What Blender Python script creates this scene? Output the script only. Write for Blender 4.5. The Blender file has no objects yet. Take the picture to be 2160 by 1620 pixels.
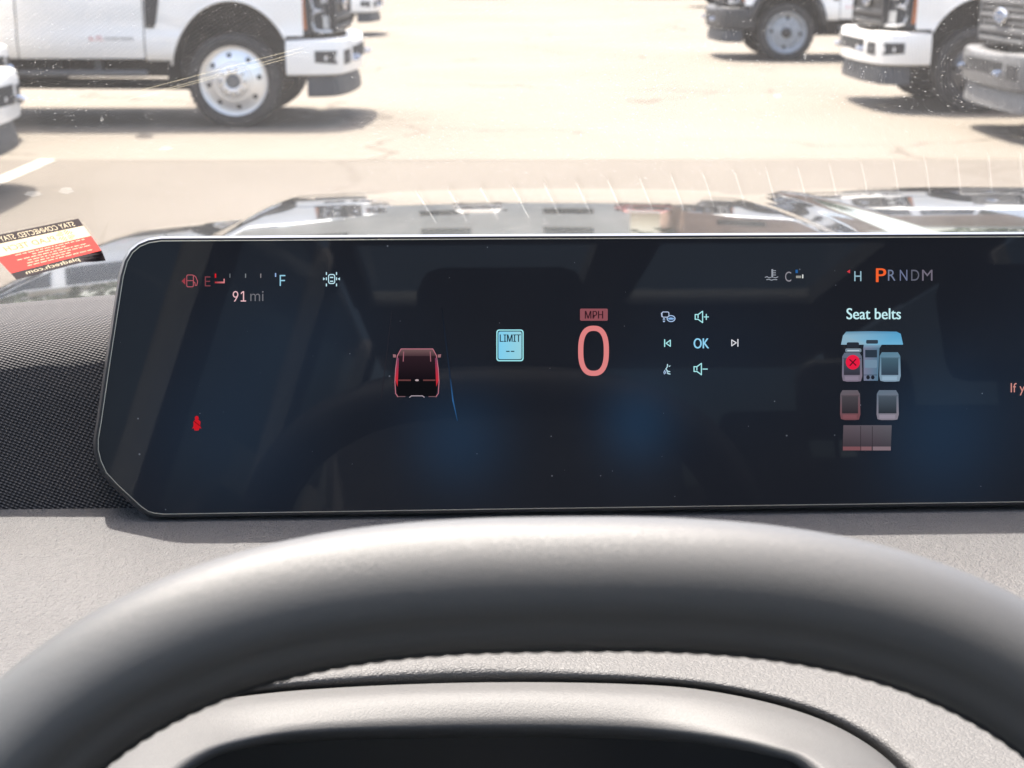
import bpy, bmesh, math, random
from math import sin, cos, tan, pi, radians, atan, sqrt
from mathutils import Vector, Matrix
random.seed(7)
S = bpy.context.scene
COL = S.collection

# ------------------------------------------------------------------ camera
CAMH, PITCH, F = 1.43, radians(16.0), 3120.0          # metres, down-tilt, focal length in photo pixels (2160 wide)
cam = bpy.data.cameras.new('camera')
camo = bpy.data.objects.new('camera', cam); COL.objects.link(camo)
camo.location = (0, 0, CAMH); camo.rotation_euler = (pi/2 - PITCH, 0, 0)
cam.sensor_fit = 'HORIZONTAL'; cam.sensor_width = 36; cam.lens = 36*F/2160
cam.clip_start = 0.02; cam.clip_end = 2000
cam.dof.use_dof = True; cam.dof.focus_distance = 0.79; cam.dof.aperture_fstop = 19
S.camera = camo
# ------------------------------------------------------------------ sky, sun, exposure
EV = 1.95
SUN = Vector((-0.20, 0.36, 1.0)).normalized()           # towards the sun
w = bpy.data.worlds.new("World"); S.world = w; w.use_nodes = True
nt = w.node_tree; nt.nodes.clear()
sky = nt.nodes.new('ShaderNodeTexSky'); sky.sky_type = 'NISHITA'; sky.sun_disc = False
sky.sun_elevation = math.asin(SUN.z); sky.sun_rotation = math.atan2(SUN.x, SUN.y)
sky.air_density = 1.0; sky.dust_density = 5.0; sky.ozone_density = 1.0
bg = nt.nodes.new('ShaderNodeBackground'); bg.inputs[1].default_value = 0.15
wo = nt.nodes.new('ShaderNodeOutputWorld')
nt.links.new(sky.outputs[0], bg.inputs[0]); nt.links.new(bg.outputs[0], wo.inputs[0])
sl = bpy.data.lights.new('sun', 'SUN'); sl.energy = 3.3; sl.angle = radians(0.6); sl.color = (1.0, 0.955, 0.895)
so = bpy.data.objects.new('sun', sl); COL.objects.link(so); so.rotation_euler = SUN.to_track_quat('Z', 'Y').to_euler()
S.view_settings.view_transform = 'Standard'; S.view_settings.look = 'None'
S.view_settings.exposure = EV; S.view_settings.gamma = 1
S.cycles.use_denoising = True
S.cycles.max_bounces = 10; S.cycles.transparent_max_bounces = 24; S.cycles.diffuse_bounces = 4
S.cycles.sample_clamp_indirect = 8; S.cycles.caustics_reflective = False

# ------------------------------------------------------------------ helpers: materials
def lin(c): return tuple((v/255/12.92 if v/255 <= .04045 else ((v/255+.055)/1.055)**2.4) for v in c)
def scr(c):                                              # a screen colour (sRGB as seen) to emitted radiance
    return tuple(v/(2**EV) for v in lin(c)) + (1,)
class NT:
    def __init__(s, name):
        s.m = bpy.data.materials.new(name); s.m.use_nodes = True; s.t = s.m.node_tree; s.t.nodes.clear()
        s.out = s.n('ShaderNodeOutputMaterial')
    def n(s, typ, **kw):
        x = s.t.nodes.new(typ)
        for k, v in kw.items():
            if k == 'i':
                for a, b in v.items():
                    if hasattr(b, 'is_output') or isinstance(b, bpy.types.NodeSocket): s.t.links.new(b, x.inputs[a])
                    else: x.inputs[a].default_value = b
            else: setattr(x, k, v)
        return x
    def math(s, op, a, b=0.0, c=0.0, clamp=False):
        x = s.n('ShaderNodeMath', operation=op, use_clamp=clamp)
        for k, v in enumerate((a, b, c)):
            if isinstance(v, bpy.types.NodeSocket): s.t.links.new(v, x.inputs[k])
            else: x.inputs[k].default_value = v
        return x.outputs[0]
    def noise(s, vec, scale, detail=3, rough=.55):
        x = s.n('ShaderNodeTexNoise', i={'Scale': scale, 'Detail': detail, 'Roughness': rough})
        if vec: s.t.links.new(vec, x.inputs['Vector'])
        return x.outputs[0]
    def ramp(s, fac, stops):
        r = s.n('ShaderNodeValToRGB'); s.t.links.new(fac, r.inputs[0])
        e = r.color_ramp.elements
        while len(e) < len(stops): e.new(.5)
        for k, (p, c) in enumerate(stops): e[k].position = p; e[k].color = tuple(c) + (1,) if len(c) == 3 else c
        return r.outputs[0]
    def obj(s): return s.n('ShaderNodeTexCoord').outputs['Object']
    def bump(s, h, strength=.3, dist=.001, nrm=None):
        b = s.n('ShaderNodeBump', i={'Strength': strength, 'Distance': dist, 'Height': h})
        if nrm: s.t.links.new(nrm, b.inputs['Normal'])
        return b.outputs[0]
    def done(s, sh): s.t.links.new(sh, s.out.inputs[0]); return s.m

def P(name, col, rough=.5, metal=0, spec=.5, coat=0, var=None, bump=None, coatr=.03):
    g = NT(name); b = g.n('ShaderNodeBsdfPrincipled', i={'Roughness': rough, 'Metallic': metal, 'Specular IOR Level': spec, 'Coat Weight': coat, 'Coat Roughness': coatr})
    b.inputs['Base Color'].default_value = tuple(col) + (1,)
    v = g.obj() if (var or bump) else None
    if var:
        n = g.noise(v, var[0], 4)
        lo = tuple(c*(1-var[1]) for c in col); hi = tuple(min(1, c*(1+var[1])) for c in col)
        g.t.links.new(g.ramp(n, [(.3, lo), (.7, hi)]), b.inputs['Base Color'])
    if bump: g.t.links.new(g.bump(g.noise(v, bump[0], 3), bump[1], bump[2]), b.inputs['Normal'])
    return g.done(b.outputs[0])

# ------------------------------------------------------------------ helpers: meshes
class MB:
    def __init__(s): s.v = []; s.f = []; s.mi = []; s.cur = 0
    def add(s, vs, fs):
        o = len(s.v); s.v += [tuple(p) for p in vs]
        for f in fs: s.f.append([o+k for k in f]); s.mi.append(s.cur)
        return s
    def box(s, c, d, rot=None, ch=0):
        hx, hy, hz = d[0]/2, d[1]/2, d[2]/2
        if ch:                                            # box with chamfered edges
            bm = bmesh.new(); bmesh.ops.create_cube(bm, size=1)
            for q in bm.verts: q.co = Vector((q.co.x*d[0], q.co.y*d[1], q.co.z*d[2]))
            bmesh.ops.bevel(bm, geom=bm.edges[:], offset=ch, segments=2, affect='EDGES', profile=.5)
            vs = [q.co.copy() for q in bm.verts]; bm.verts.index_update(); fs = [[q.index for q in f.verts] for f in bm.faces]; bm.free()
        else:
            vs = [Vector((x, y, z)) for x in (-hx, hx) for y in (-hy, hy) for z in (-hz, hz)]
            fs = [(0,1,3,2),(4,6,7,5),(0,4,5,1),(2,3,7,6),(0,2,6,4),(1,5,7,3)]
        if rot is not None: vs = [rot @ q for q in vs]
        return s.add([q + Vector(c) for q in vs], fs)
    def loft(s, rings, closed=True, caps=False, loop=False):
        n = len(rings[0]); vs = [p for r in rings for p in r]; fs = []; m = len(rings)
        for a in range(m if loop else m-1):
            b = (a+1) % m
            for k in range(n if closed else n-1):
                q = (k+1) % n
                fs.append((a*n+k, a*n+q, b*n+q, b*n+k))
        if caps: fs += [list(range(n))[::-1], [(m-1)*n+k for k in range(n)]]
        return s.add(vs, fs)
    def tube(s, pts, r, seg=8, caps=True, loop=False):
        pts = [Vector(p) for p in pts]; rings = []; m = len(pts)
        for i, p in enumerate(pts):
            a = pts[(i-1) % m] if (loop or i > 0) else p; b = pts[(i+1) % m] if (loop or i < m-1) else p
            t = (b-a).normalized(); up = Vector((0,0,1)) if abs(t.z) < .95 else Vector((1,0,0))
            e1 = t.cross(up).normalized(); e2 = e1.cross(t)
            rr = r[i] if isinstance(r, (list, tuple)) else r
            rings.append([p + e1*rr*cos(2*pi*k/seg) + e2*rr*sin(2*pi*k/seg) for k in range(seg)])
        return s.loft(rings, True, caps and not loop, loop)
    def lathe(s, prof, M=None, seg=40, caps=False):      # prof: (radius, offset along axis +y)
        rings = []
        for r, o in prof:
            ring = [Vector((r*cos(2*pi*k/seg), o, r*sin(2*pi*k/seg))) for k in range(seg)]
            rings.append([M @ q for q in ring] if M is not None else ring)
        return s.loft(rings, True, caps)
    def prism(s, poly, a, b):                            # poly of 3D points, extruded from offset a to b (vectors)
        n = len(poly); vs = [Vector(p)+Vector(a) for p in poly] + [Vector(p)+Vector(b) for p in poly]
        return s.add(vs, [list(range(n))[::-1], list(range(n, 2*n))] + [(k, (k+1) % n, n+(k+1) % n, n+k) for k in range(n)])
    def build(s, name, mats, parent=None, smooth=40, loc=None):
        me = bpy.data.meshes.new(name); me.from_pydata(s.v, [], s.f); me.validate(); me.update()
        for m in (mats if isinstance(mats, (list, tuple)) else [mats]): me.materials.append(m)
        if len(me.polygons) == len(s.mi): me.polygons.foreach_set('material_index', s.mi)
        bm = bmesh.new(); bm.from_mesh(me); bmesh.ops.recalc_face_normals(bm, faces=bm.faces); bm.to_mesh(me); bm.free()
        if smooth:
            me.polygons.foreach_set('use_smooth', [True]*len(me.polygons)); me.set_sharp_from_angle(angle=radians(smooth))
        o = bpy.data.objects.new(name, me); COL.objects.link(o)
        if parent: o.parent = parent
        if loc: o.location = loc
        return o
def tag(o, label=None, cat=None, group=None, kind=None):
    for k, v in (('label', label), ('category', cat), ('group', group), ('kind', kind)):
        if v: o[k] = v
    return o
def empty(name, loc=(0,0,0), rz=0, parent=None):
    o = bpy.data.objects.new(name, None); COL.objects.link(o); o.location = loc; o.rotation_euler = (0,0,rz); o.empty_display_size = .1
    if parent: o.parent = parent
    return o
def ui_font():
    try:
        import os
        p = os.path.join(bpy.utils.resource_path('LOCAL'), 'datafiles', 'fonts', 'Inter.woff2')
        return bpy.data.fonts.load(p) if os.path.exists(p) else None
    except Exception: return None
FONT = ui_font()
_txt = {}
def text2d(s):                                           # lettering as flat polygons, normalised to its own box
    if s not in _txt:
        c = bpy.data.curves.new('lettering', 'FONT'); c.body = s; c.font = (FONT if s in ('91', 'mi', 'LIMIT', 'MPH', 'E', 'F') else None) or c.font; c.size = 1; c.resolution_u = 5
        o = bpy.data.objects.new('lettering', c); me = bpy.data.meshes.new_from_object(o)
        vs = [(v.co.x, v.co.y) for v in me.vertices]; fs = [list(p.vertices) for p in me.polygons]
        bpy.data.objects.remove(o); bpy.data.curves.remove(c); bpy.data.meshes.remove(me)
        xs = [v[0] for v in vs]; ys = [v[1] for v in vs]
        x0, x1, y0, y1 = min(xs), max(xs), min(ys), max(ys)
        _txt[s] = ([((x-x0)/(x1-x0), (y-y0)/(y1-y0)) for x, y in vs], fs)
    return _txt[s]
def resample(pts, n):
    pts = [Vector(p) for p in pts]; L = [0]
    for a, b in zip(pts, pts[1:]): L.append(L[-1] + (b-a).length)
    out = []
    for k in range(n):
        d = L[-1]*k/(n-1); i = 0
        while i < len(pts)-2 and L[i+1] < d: i += 1
        t = (d-L[i])/max(1e-9, L[i+1]-L[i]); out.append(pts[i].lerp(pts[i+1], min(1, max(0, t))))
    return out
def smooth_line(pts, n):                                 # Catmull-Rom through points, then evenly spaced
    P_ = [Vector(p) for p in pts]; Q = []
    for i in range(len(P_)-1):
        p0 = P_[max(0, i-1)]; p1 = P_[i]; p2 = P_[i+1]; p3 = P_[min(len(P_)-1, i+2)]
        for k in range(10):
            t = k/10; Q.append(.5*((2*p1) + (p2-p0)*t + (2*p0-5*p1+4*p2-p3)*t*t + (3*p1-p0-3*p2+p3)*t**3))
    Q.append(P_[-1]); return resample(Q, n)
def interp(x, tab):
    if x <= tab[0][0]: return tab[0][1]
    for (a, b), (c, d) in zip(tab, tab[1:]):
        if x <= c: return b + (d-b)*(x-a)/(c-a)
    return tab[-1][1]
def sstep(a, b, x):
    t = min(1, max(0, (x-a)/(b-a))); return t*t*(3-2*t)

# ------------------------------------------------------------------ measuring: a photo pixel to a direction, in the car's own frame
CARYAW = radians(1.9)
EYE = Vector((0, 0, CAMH))
def ray(px, py, yaw=0.0):
    a, b = (px-1080)/F, (py-810)/F
    d = Vector((a, cos(PITCH) - b*sin(PITCH), -sin(PITCH) - b*cos(PITCH)))
    return Matrix.Rotation(-yaw, 3, 'Z') @ d
def hit(px, py, p0, n, yaw=CARYAW):
    d = ray(px, py, yaw); p0 = Vector(p0); n = Vector(n)
    return EYE + d*((p0-EYE).dot(n)/d.dot(n))
def atY(px, py, Y, yaw=CARYAW): return hit(px, py, (0, Y, 0), (0, 1, 0), yaw)

# ------------------------------------------------------------------ materials
white_paint = P('white_paint', (.86,.83,.77), .4, coat=.5)
black_plastic = P('black_plastic', (.018,.018,.020), .55, var=(30,.3))
grey_plastic = P('grey_plastic', (.105,.105,.105), .5, var=(20,.2))
liner = P('wheel_liner', (.012,.012,.014), .9, bump=(25,.6,.02))
chrome = P('chrome', (.75,.76,.78), .12, metal=1)
polished = P('polished_aluminium', (.88,.86,.82), .36, metal=.65)
steel_grey = P('painted_steel', (.30,.32,.34), .45, var=(12,.2))
dark_hole = P('dark_hole', (.008,.008,.009), .8)
car_glass = P('tinted_glass', (.012,.016,.018), .04, spec=.8)
lamp_glass = P('lamp_glass', (.48,.48,.47), .3, metal=.4)
amber = P('amber_lens', (.55,.16,.04), .25)
red_lens = P('red_lens', (.45,.02,.02), .25)
badge_red = P('badge_red', (.6,.05,.05), .4)
badge_dark = P('badge_dark', (.05,.05,.05), .3)
badge_blue = P('badge_blue', (.10,.16,.28), .25, metal=.3)
frame_black = P('chassis_black', (.02,.02,.022), .6, var=(8,.4), bump=(15,.5,.02))
def rubber():
    g = NT('tyre_rubber'); b = g.n('ShaderNodeBsdfPrincipled', i={'Roughness': .85}); v = g.obj()
    g.t.links.new(g.ramp(g.noise(v, 9, 5), [(.35, (.018,.018,.019)), (.75, (.045,.042,.040))]), b.inputs['Base Color'])
    g.t.links.new(g.bump(g.noise(v, 60, 2), .5, .006), b.inputs['Normal']); return g.done(b.outputs[0])
tyre_mat = rubber()
def ground_mat(name, lo, hi, crack=.55):
    g = NT(name); b = g.n('ShaderNodeBsdfPrincipled', i={'Roughness': .9, 'Specular IOR Level': .2}); v = g.obj()
    big = g.noise(v, .22, 6, .6); fine = g.noise(v, 55, 3, .7)
    base = g.ramp(g.math('ADD', g.math('MULTIPLY', big, .7), g.math('MULTIPLY', fine, .3)), [(.32, lo), (.68, hi)])
    # long wandering cracks
    warp = g.n('ShaderNodeTexNoise', i={'Scale': .9, 'Detail': 5, 'Vector': v})
    wv = g.n('ShaderNodeVectorMath', operation='MULTIPLY_ADD', i={0: warp.outputs['Color'], 1: (1.6,1.6,0), 2: v})
    vo = g.n('ShaderNodeTexVoronoi', feature='DISTANCE_TO_EDGE', i={'Vector': wv.outputs[0], 'Scale': .21})
    m = g.math('LESS_THAN', vo.outputs['Distance'], .006); gate = g.math('GREATER_THAN', g.noise(v, .35, 2), .47)
    m = g.math('MULTIPLY', g.math('MULTIPLY', m, gate), crack)
    mx = g.n('ShaderNodeMix', data_type='RGBA', i={'Factor': m, 'A': base, 'B': (.07,.055,.042,1)})
    # oil spots
    sp = g.n('ShaderNodeTexVoronoi', i={'Vector': v, 'Scale': .55}); spm = g.math('MULTIPLY', g.math('LESS_THAN', sp.outputs['Distance'], .12), g.math('MULTIPLY', g.noise(v, 14, 3), .35))
    mx2 = g.n('ShaderNodeMix', data_type='RGBA', i={'Factor': spm, 'A': mx.outputs[2], 'B': (.14,.12,.10,1)})
    g.t.links.new(mx2.outputs[2], b.inputs['Base Color'])
    g.t.links.new(g.bump(fine, .5, .01), b.inputs['Normal']); return g.done(b.outputs[0])

# ================================================================== THE LOT
def sheet(name, x0, x1, y0, y1, z, m, nx=1):
    o = MB().add([(x0,y0,z),(x1,y0,z),(x1,y1,z),(x0,y1,z)], [(0,1,2,3)]).build(name, m, smooth=0)
    return tag(o, kind='structure')
pav = ground_mat('sunbaked_pavement', (.138,.121,.097), (.180,.160,.132))
sheet('ground', -600, 600, -400, 900, -.004, P('dry_earth', (.19,.17,.13), .9, var=(.05,.3)))
sheet('parking_lot', -60, 60, -40, 85, 0, pav)
sheet('pavement', -60, 60, 2, 11.02, .004, ground_mat('newer_pavement', (.108,.094,.077), (.134,.118,.098), .25))
yellowish = P('line_paint', (.36,.34,.30), .7, var=(6,.25))
for k, xx in enumerate((-3.44,)):
    sheet('parking_line', xx-.06, xx+.06, 7.0, 11.0, .008, yellowish)
sheet('lawn', 30, 80, 20, 84, .004, P('mown_grass', (.06,.10,.02), .9, var=(.8,.4)))

# ================================================================== TRUCKS
AX, AZ, AA, AB = 0.0, .405, .55, .69                      # front wheel arch
YF = [(.40,.94),(.56,.955),(.60,.985),(.66,.998),(.80,1.0),(.845,.985),(.95,.990),(1.15,.985),(1.30,.96),(1.42,.925)]
def yside(x, z):
    y = interp(z, YF)
    if x > .2: y -= .035*((x-.2)/.5)**2
    return y
def arch_pts(cx, a0, a1, n, gx=0, gz=0):
    return [(cx + (AA+gx)*cos(a0+(a1-a0)*k/(n-1)), AZ + (AB+gz)*sin(a0+(a1-a0)*k/(n-1))) for k in range(n)]
def panel(mb, poly, s, levels=(.60,.66,.80,.845,.95,1.05,1.15,1.22,1.30,1.36), xl=None):
    bm = bmesh.new(); vs = [bm.verts.new((x, 0, z)) for x, z in poly]; bm.faces.new(vs)
    for z in levels: bmesh.ops.bisect_plane(bm, geom=bm.verts[:]+bm.edges[:]+bm.faces[:], plane_co=(0,0,z), plane_no=(0,0,1))
    for x in (xl or ()): bmesh.ops.bisect_plane(bm, geom=bm.verts[:]+bm.edges[:]+bm.faces[:], plane_co=(x,0,0), plane_no=(1,0,0))
    bmesh.ops.triangulate(bm, faces=bm.faces[:])
    bm.verts.index_update()
    mb.add([(q.co.x, s*yside(q.co.x, q.co.z), q.co.z) for q in bm.verts], [[q.index for q in f.verts] for f in bm.faces]); bm.free()
FRONT = [(0,1.03),(.30,1.025),(.55,1.0),(.72,.975),(.83,.945),(.90,.90),(.955,.82),(.985,.72),(.998,.60),(1.0,.47)]
def fpt(t, z, off=0.0, s=1):                              # a point on the front plan curve: t = 0 centre .. 9 wheel arch
    i = min(8, int(t)); u = t-i; (ya, xa), (yb, xb) = FRONT[i], FRONT[i+1]
    y = ya+(yb-ya)*u; x = xa+(xb-xa)*u
    nx, ny = (ya-yb), (xb-xa); l = sqrt(nx*nx+ny*ny) or 1; nx, ny = -nx/l, -ny/l
    if nx < 0 and ny < 0: nx, ny = -nx, -ny
    nx, ny = abs(nx), abs(ny)
    return Vector((x+nx*off, s*(y+ny*off), z))
def patch(mb, t0, t1, zl0, zl1, zr0, zr1, off, s, n=8):  # a panel lying on the bumper's face
    rows = []
    for k in range(n+1):
        u = k/n; t = t0+(t1-t0)*u
        a, b = zl0+(zr0-zl0)*u, zl1+(zr1-zl1)*u
        rows.append([fpt(t, a, off, s), fpt(t, b, off, s)])
    mb.loft(rows, False)
    e = [[p - Vector((.006,.006*s,0)) for p in r] for r in rows]
    mb.loft([[r[1] for r in rows], [r[1] for r in e]], False); mb.loft([[r[0] for r in rows], [r[0] for r in e]], False)

def wheel(root, x, s, style):
    M = Matrix.Translation((x, s*.86, .405)) @ Matrix.Diagonal((1, s, 1, 1))
    mb = MB(); prof = [(.30,-.11),(.33,-.118),(.375,-.122),(.397,-.108),(.405,-.06),(.405,.06),(.397,.108),(.375,.122),(.345,.124),(.338,.118),(.33,.122),(.31,.116),(.298,.10),(.296,.05),(.296,-.09),(.30,-.11)]
    mb.lathe(prof, M, 56)
    for k in range(48):                                   # tread blocks
        for o in (-.075, 0, .075):
            a = 2*pi*(k+(.5 if o else 0))/48
            R = Matrix.Translation((x, s*.86, .405)) @ Matrix.Rotation(-a, 4, 'Y')
            mb.box((0,0,0), (.012,.055,.034)); 
            for q in range(len(mb.v)-8, len(mb.v)): mb.v[q] = tuple(R @ (Vector(mb.v[q]) + Vector((.405, o*s, 0))))
    t = mb.build('wheel', tyre_mat, root)
    r = MB()
    if style == 'polished':
        r.lathe([(.297,.095),(.302,.112),(.298,.122),(.288,.118),(.283,.10),(.276,.082),(.262,.085),(.20,.112),(.168,.128),(.160,.128),(.155,.122),(.150,.128),(.128,.135),(.122,.150),(.085,.165),(.075,.165),(.066,.160),(.062,.140),(.05,.132),(.0,.135)], M, 56)
        for k in range(8):
            h = MB(); a = 2*pi*k/8 + .15; c = M @ Vector((.225*cos(a), .101, .225*sin(a)))
            R = Matrix.Rotation(-a, 4, 'Y'); 
            h.lathe([(.0,.006),(.019,.006),(.023,.0)], Matrix.Translation(c) @ Matrix.Diagonal((1,s,1,1)) @ R @ Matrix.Rotation(-.42, 4, 'Z'), 16)
            h.build('hand_hole', dark_hole, t)
        lg = r; lg.cur = 1
        for k in range(10):
            a = 2*pi*k/10; c = M @ Vector((.105*cos(a), .148, .105*sin(a)))
            lg.lathe([(.016,0),(.016,.022),(.010,.03),(0,.03)], Matrix.Translation(c) @ Matrix.Diagonal((1,s,1,1)), 8)
        r.build('rim', [polished, chrome], t)
        MB().lathe([(.062,.138),(.058,.150),(.045,.155),(.04,.15),(.0,.15)], M, 24).build('hub_cap', P('hub_cap_grey', (.16,.17,.18), .35, metal=.6), t)
    else:
        m = steel_grey if style == 'steel' else P('dark_alloy', (.10,.10,.11), .35, metal=.7)
        r.lathe([(.297,.09),(.301,.108),(.296,.116),(.286,.112),(.275,.09),(.265,.07),(.235,.045),(.20,.050),(.165,.075),(.13,.078),(.105,.074),(.095,.085),(.06,.09),(.0,.09)], M, 56)
        h = r; h.cur = 1
        for k in range(4 if style == 'steel' else 6):
            a = 2*pi*k/(4 if style == 'steel' else 6) + .1; c = M @ Vector((.205*cos(a), .054, .205*sin(a)))
            h.lathe([(0,.004),(.026,.004),(.03,-.004)], Matrix.Translation(c) @ Matrix.Diagonal((1,s,1,1)), 14)
        r.build('rim', [m, dark_hole], t)
        MB().lathe([(.075,.088),(.072,.115),(.05,.135),(.03,.14),(0,.14)], M, 24).build('hub_cap', black_plastic, t)

def truck(label, loc, heading, paint=white_paint, rim='alloy', bumper='paint', grille='dark', trim=None, group=None, badge=True, name='pickup_truck', slots=True, scale=1.0):
    root = empty(name, loc, heading); tag(root, label, 'truck', group)
    bmat = {'paint': paint, 'black': black_plastic, 'grey': grey_plastic}[bumper]
    for s in (1, -1):
        # front fender with its wheel arch
        arch = arch_pts(0, pi-.256, math.asin((.79-AZ)/AB), 26)
        poly = [(.625,.79),(.625,1.2),(.60,1.36),(-.55,1.40),(-.752,1.405),(-.752,.585)] + arch
        fm = MB(); panel(fm, poly, s, xl=(.3,.45,.55)); f = fm.build('fender', paint, root)
        lip = MB(); lip.tube([(x, s*(yside(x, z)-.004), z) for x, z in arch_pts(0, pi-.20, .30 if bumper != 'paint' else .55, 30)], .06 if trim else .011, 8)
        lip.build('arch_trim', black_plastic if trim else paint, f)
        vent = MB(); vr = [[(x, s*(yside(x, z)+o), z) for x, o in ((-.742,.001),(-.742,.009),(xr,.009),(xr,.001))] for z, xr in ((.862,-.668),(.90,-.652),(.95,-.64),(1.05,-.622),(1.15,-.605),(1.22,-.60))]
        vent.loft(vr, False); vent.loft([vr[0][1:3], [vr[0][0], vr[0][3]]], False); vent.build('fender_vent', black_plastic, f)
        # doors and bed side
        for nm, x0, x1 in (('door', -1.86, -.762), ('rear_door', -2.93, -1.87)):
            dm = MB(); panel(dm, [(x0,.60),(x1,.60),(x1,1.405),(x0,1.41)], s); d = dm.build(nm, paint, root)
            MB().box((x0+.16, s*(yside(0,1.2)+.025), 1.18), (.22,.05,.045), ch=.015).build('handle', paint, d)
        ra = arch_pts(-4.06, 2.88, .256, 26)
        bm_ = MB(); panel(bm_, [(-2.94,.60),(-2.94,1.42),(-5.15,1.42),(-5.15,.66),(-4.66,.62)] + ra, s); bm_.build('bed_side', paint, root)
        # wheel wells
        for cx in (0, -4.06):
            wl = MB(); A = arch_pts(cx, pi+.05, -.05, 24, .025, .02)
            wl.loft([[(x, s*.975, z) for x, z in A], [(x, s*.45, z) for x, z in A]], False)
            wl.add([(x, s*.45, z) for x, z in A], [list(range(len(A)))])
            wl.build('wheel_well', liner, root)
        wheel(root, 0, s, rim); wheel(root, -4.06, s, rim)
        # running board, rocker
        rb = MB(); rb.box((-1.9, s*.93, .47), (2.3,.16,.055), ch=.02); rb.box((-1.2, s*.85, .53), (.06,.12,.12)); rb.box((-2.6, s*.85, .53), (.06,.12,.12))
        rb.build('running_board', grey_plastic, root)
        # headlight: dark housing wrapping the corner, C-shaped light bar, two lamp squares
        hl = MB(); a, b = [], []
        for k in range(13):
            t = 1.9+5.6*k/12; p = fpt(t, 0, -.10, s); a.append((p.x-.06, p.y, .805)); b.append((p.x-.09, p.y*.985, 1.29))
        n = len(a); back = [(.50, y_, z_) for x_, y_, z_ in a], [(.50, y_, z_) for x_, y_, z_ in b]
        hl.loft([back[0], a, b, back[1]], False); h = hl.build('headlight', black_plastic, root)
        def hp(t, z, off): 
            p = fpt(t, 0, -.10+off, s); u = (z-.805)/.485; return Vector((p.x-.06-.03*u, p.y*(1-.015*u), z))
        for zz in (.90, 1.12):
            sq = MB(); g4 = [[hp(t, z, .012) for t in (3.0,3.5,4.0,4.5,5.0)] for z in (zz-.055, zz+.055)]; sq.loft(g4, False)
            sq.loft([g4[0], [p-Vector((.02,.02*s,0)) for p in g4[0]]], False); sq.loft([g4[1], [p-Vector((.02,.02*s,0)) for p in g4[1]]], False)
            sq.build('lamp', lamp_glass, h)
        c = MB(); c.tube([hp(t, z, .012) for t, z in ((2.6,1.26),(4,1.265),(5.5,1.26),(6.2,1.25),(6.3,1.10),(6.2,1.02),(5.4,1.0),(4.2,1.0),(5.4,1.0),(6.2,.98),(6.35,.90),(6.2,.84),(5.4,.825),(4,.82),(2.6,.82))], .014, 6)
        c.build('light_bar', lamp_glass, h)
        mk = MB(); mk.loft([[hp(t, z, .006) for z in (.84,.95,1.06,1.24)] for t in (7.0,7.2,7.45)], False); mk.build('side_marker', amber, h)
        # mirror
        mm = MB(); mm.box((-.95, s*1.12, 1.52), (.12,.20,.34), ch=.04); mm.tube([(-.98,s*.93,1.43),(-.97,s*1.15,1.45)], .03, 8); mm.build('mirror', black_plastic, root)
    # bumper: lofted along the front plan curve, holes as dark insets
    bb = MB(); rows = []
    ZB = [(.448,-.05),(.462,-.006),(.52,.0),(.60,.004),(.69,0),(.745,-.012),(.760,-.045),(.762,-.16)]
    ts = [-9+18*k/72 for k in range(73)]
    for t in ts: rows.append([fpt(abs(t), z + (.018*sstep(2.2,1.2,abs(t)) if z > .7 else 0)*(-1), o, 1 if t >= 0 else -1) for z, o in ZB])
    bb.loft(rows, False); b_ = bb.build('bumper', bmat, root)
    for s in (1, -1):
        if slots:
            mb = MB(); patch(mb, 4.9, 7.0, .545, .662, .565, .664, .004, s); mb.build('fog_opening', black_plastic, b_); mb = MB(); patch(mb, 2.3, 3.75, .545, .668, .535, .662, .004, s); mb.build('fog_opening', black_plastic, b_)
    if slots:
        mb = MB()
        for s in (1, -1): patch(mb, 0, 1.9, .57, .685, .555, .68, .004, s)
        mb.build('intake_slot', dark_hole, b_)
        for s in (1, -1):
            hk = MB(); hk.tube([(1.0,s*.52,.60),(1.06,s*.52,.60),(1.075,s*.52,.585),(1.06,s*.52,.57),(1.0,s*.52,.57)], .012, 6); hk.build('tow_hook', chrome, b_)
    ad = MB(); rows = []
    for t in [-7.6+15.2*k/60 for k in range(61)]:
        s = 1 if t >= 0 else -1; e = 1-.35*sstep(6.0,7.6,abs(t))
        rows.append([fpt(abs(t), z, o, s) for z, o in ((.47,-.07),(.40,-.055),(.33,-.035),(.268,-.03),(.262,-.06),(.30,-.14))])
    ad.loft(rows, False); ad.build('air_dam', grey_plastic if bumper == 'grey' else P('air_dam_black', (.035,.035,.037), .5, var=(6,.3)), root)
    # grille
    g = MB(); g.box((.80,0,1.05), (.10,1.30,.50), ch=.02); gr = g.build('grille', frame_black, root)
    bar = MB(); gm = grey_plastic if grille == 'grey' else (black_plastic if grille == 'dark' else chrome)
    zs = (.845,.93,1.055,1.18,1.27)
    for z in zs: bar.box((.862,0,z), (.03,1.26,.034 if z not in (.93,1.18) else .052), ch=.008)
    if grille == 'grey': bar.box((.86,0,1.12), (.02,1.2,.02)); bar.box((.86,0,1.0), (.02,1.2,.02))
    for k in range(-7, 8):
        for z in ((.887,.05),(1.225,.05)): bar.box((.858,k*.085,z[0]), (.02,.012,z[1]))
    for k in (-1, 1): bar.box((.862,k*.64,1.05), (.035,.03,.48), ch=.01)
    bar.build('grille_bar', gm, gr)
    bd = MB(); N = 32; mk_ = lambda rx, rz, x: [(x, rx*cos(2*pi*k/N), 1.055 + rz*sin(2*pi*k/N)) for k in range(N)]
    bd.loft([mk_(.175,.072,.87), mk_(.175,.072,.895), mk_(.165,.064,.902), mk_(.150,.052,.900)]); bd.cur = 1; bd.add(mk_(.150,.052,.900), [list(range(N))])
    bd.cur = 0; vs, fs = text2d('Ford'); bd.add([(.904, -(.105-.21*1*u) - .012*(v-.5), 1.055-.032+.064*v) for u, v in vs], fs)
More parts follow.
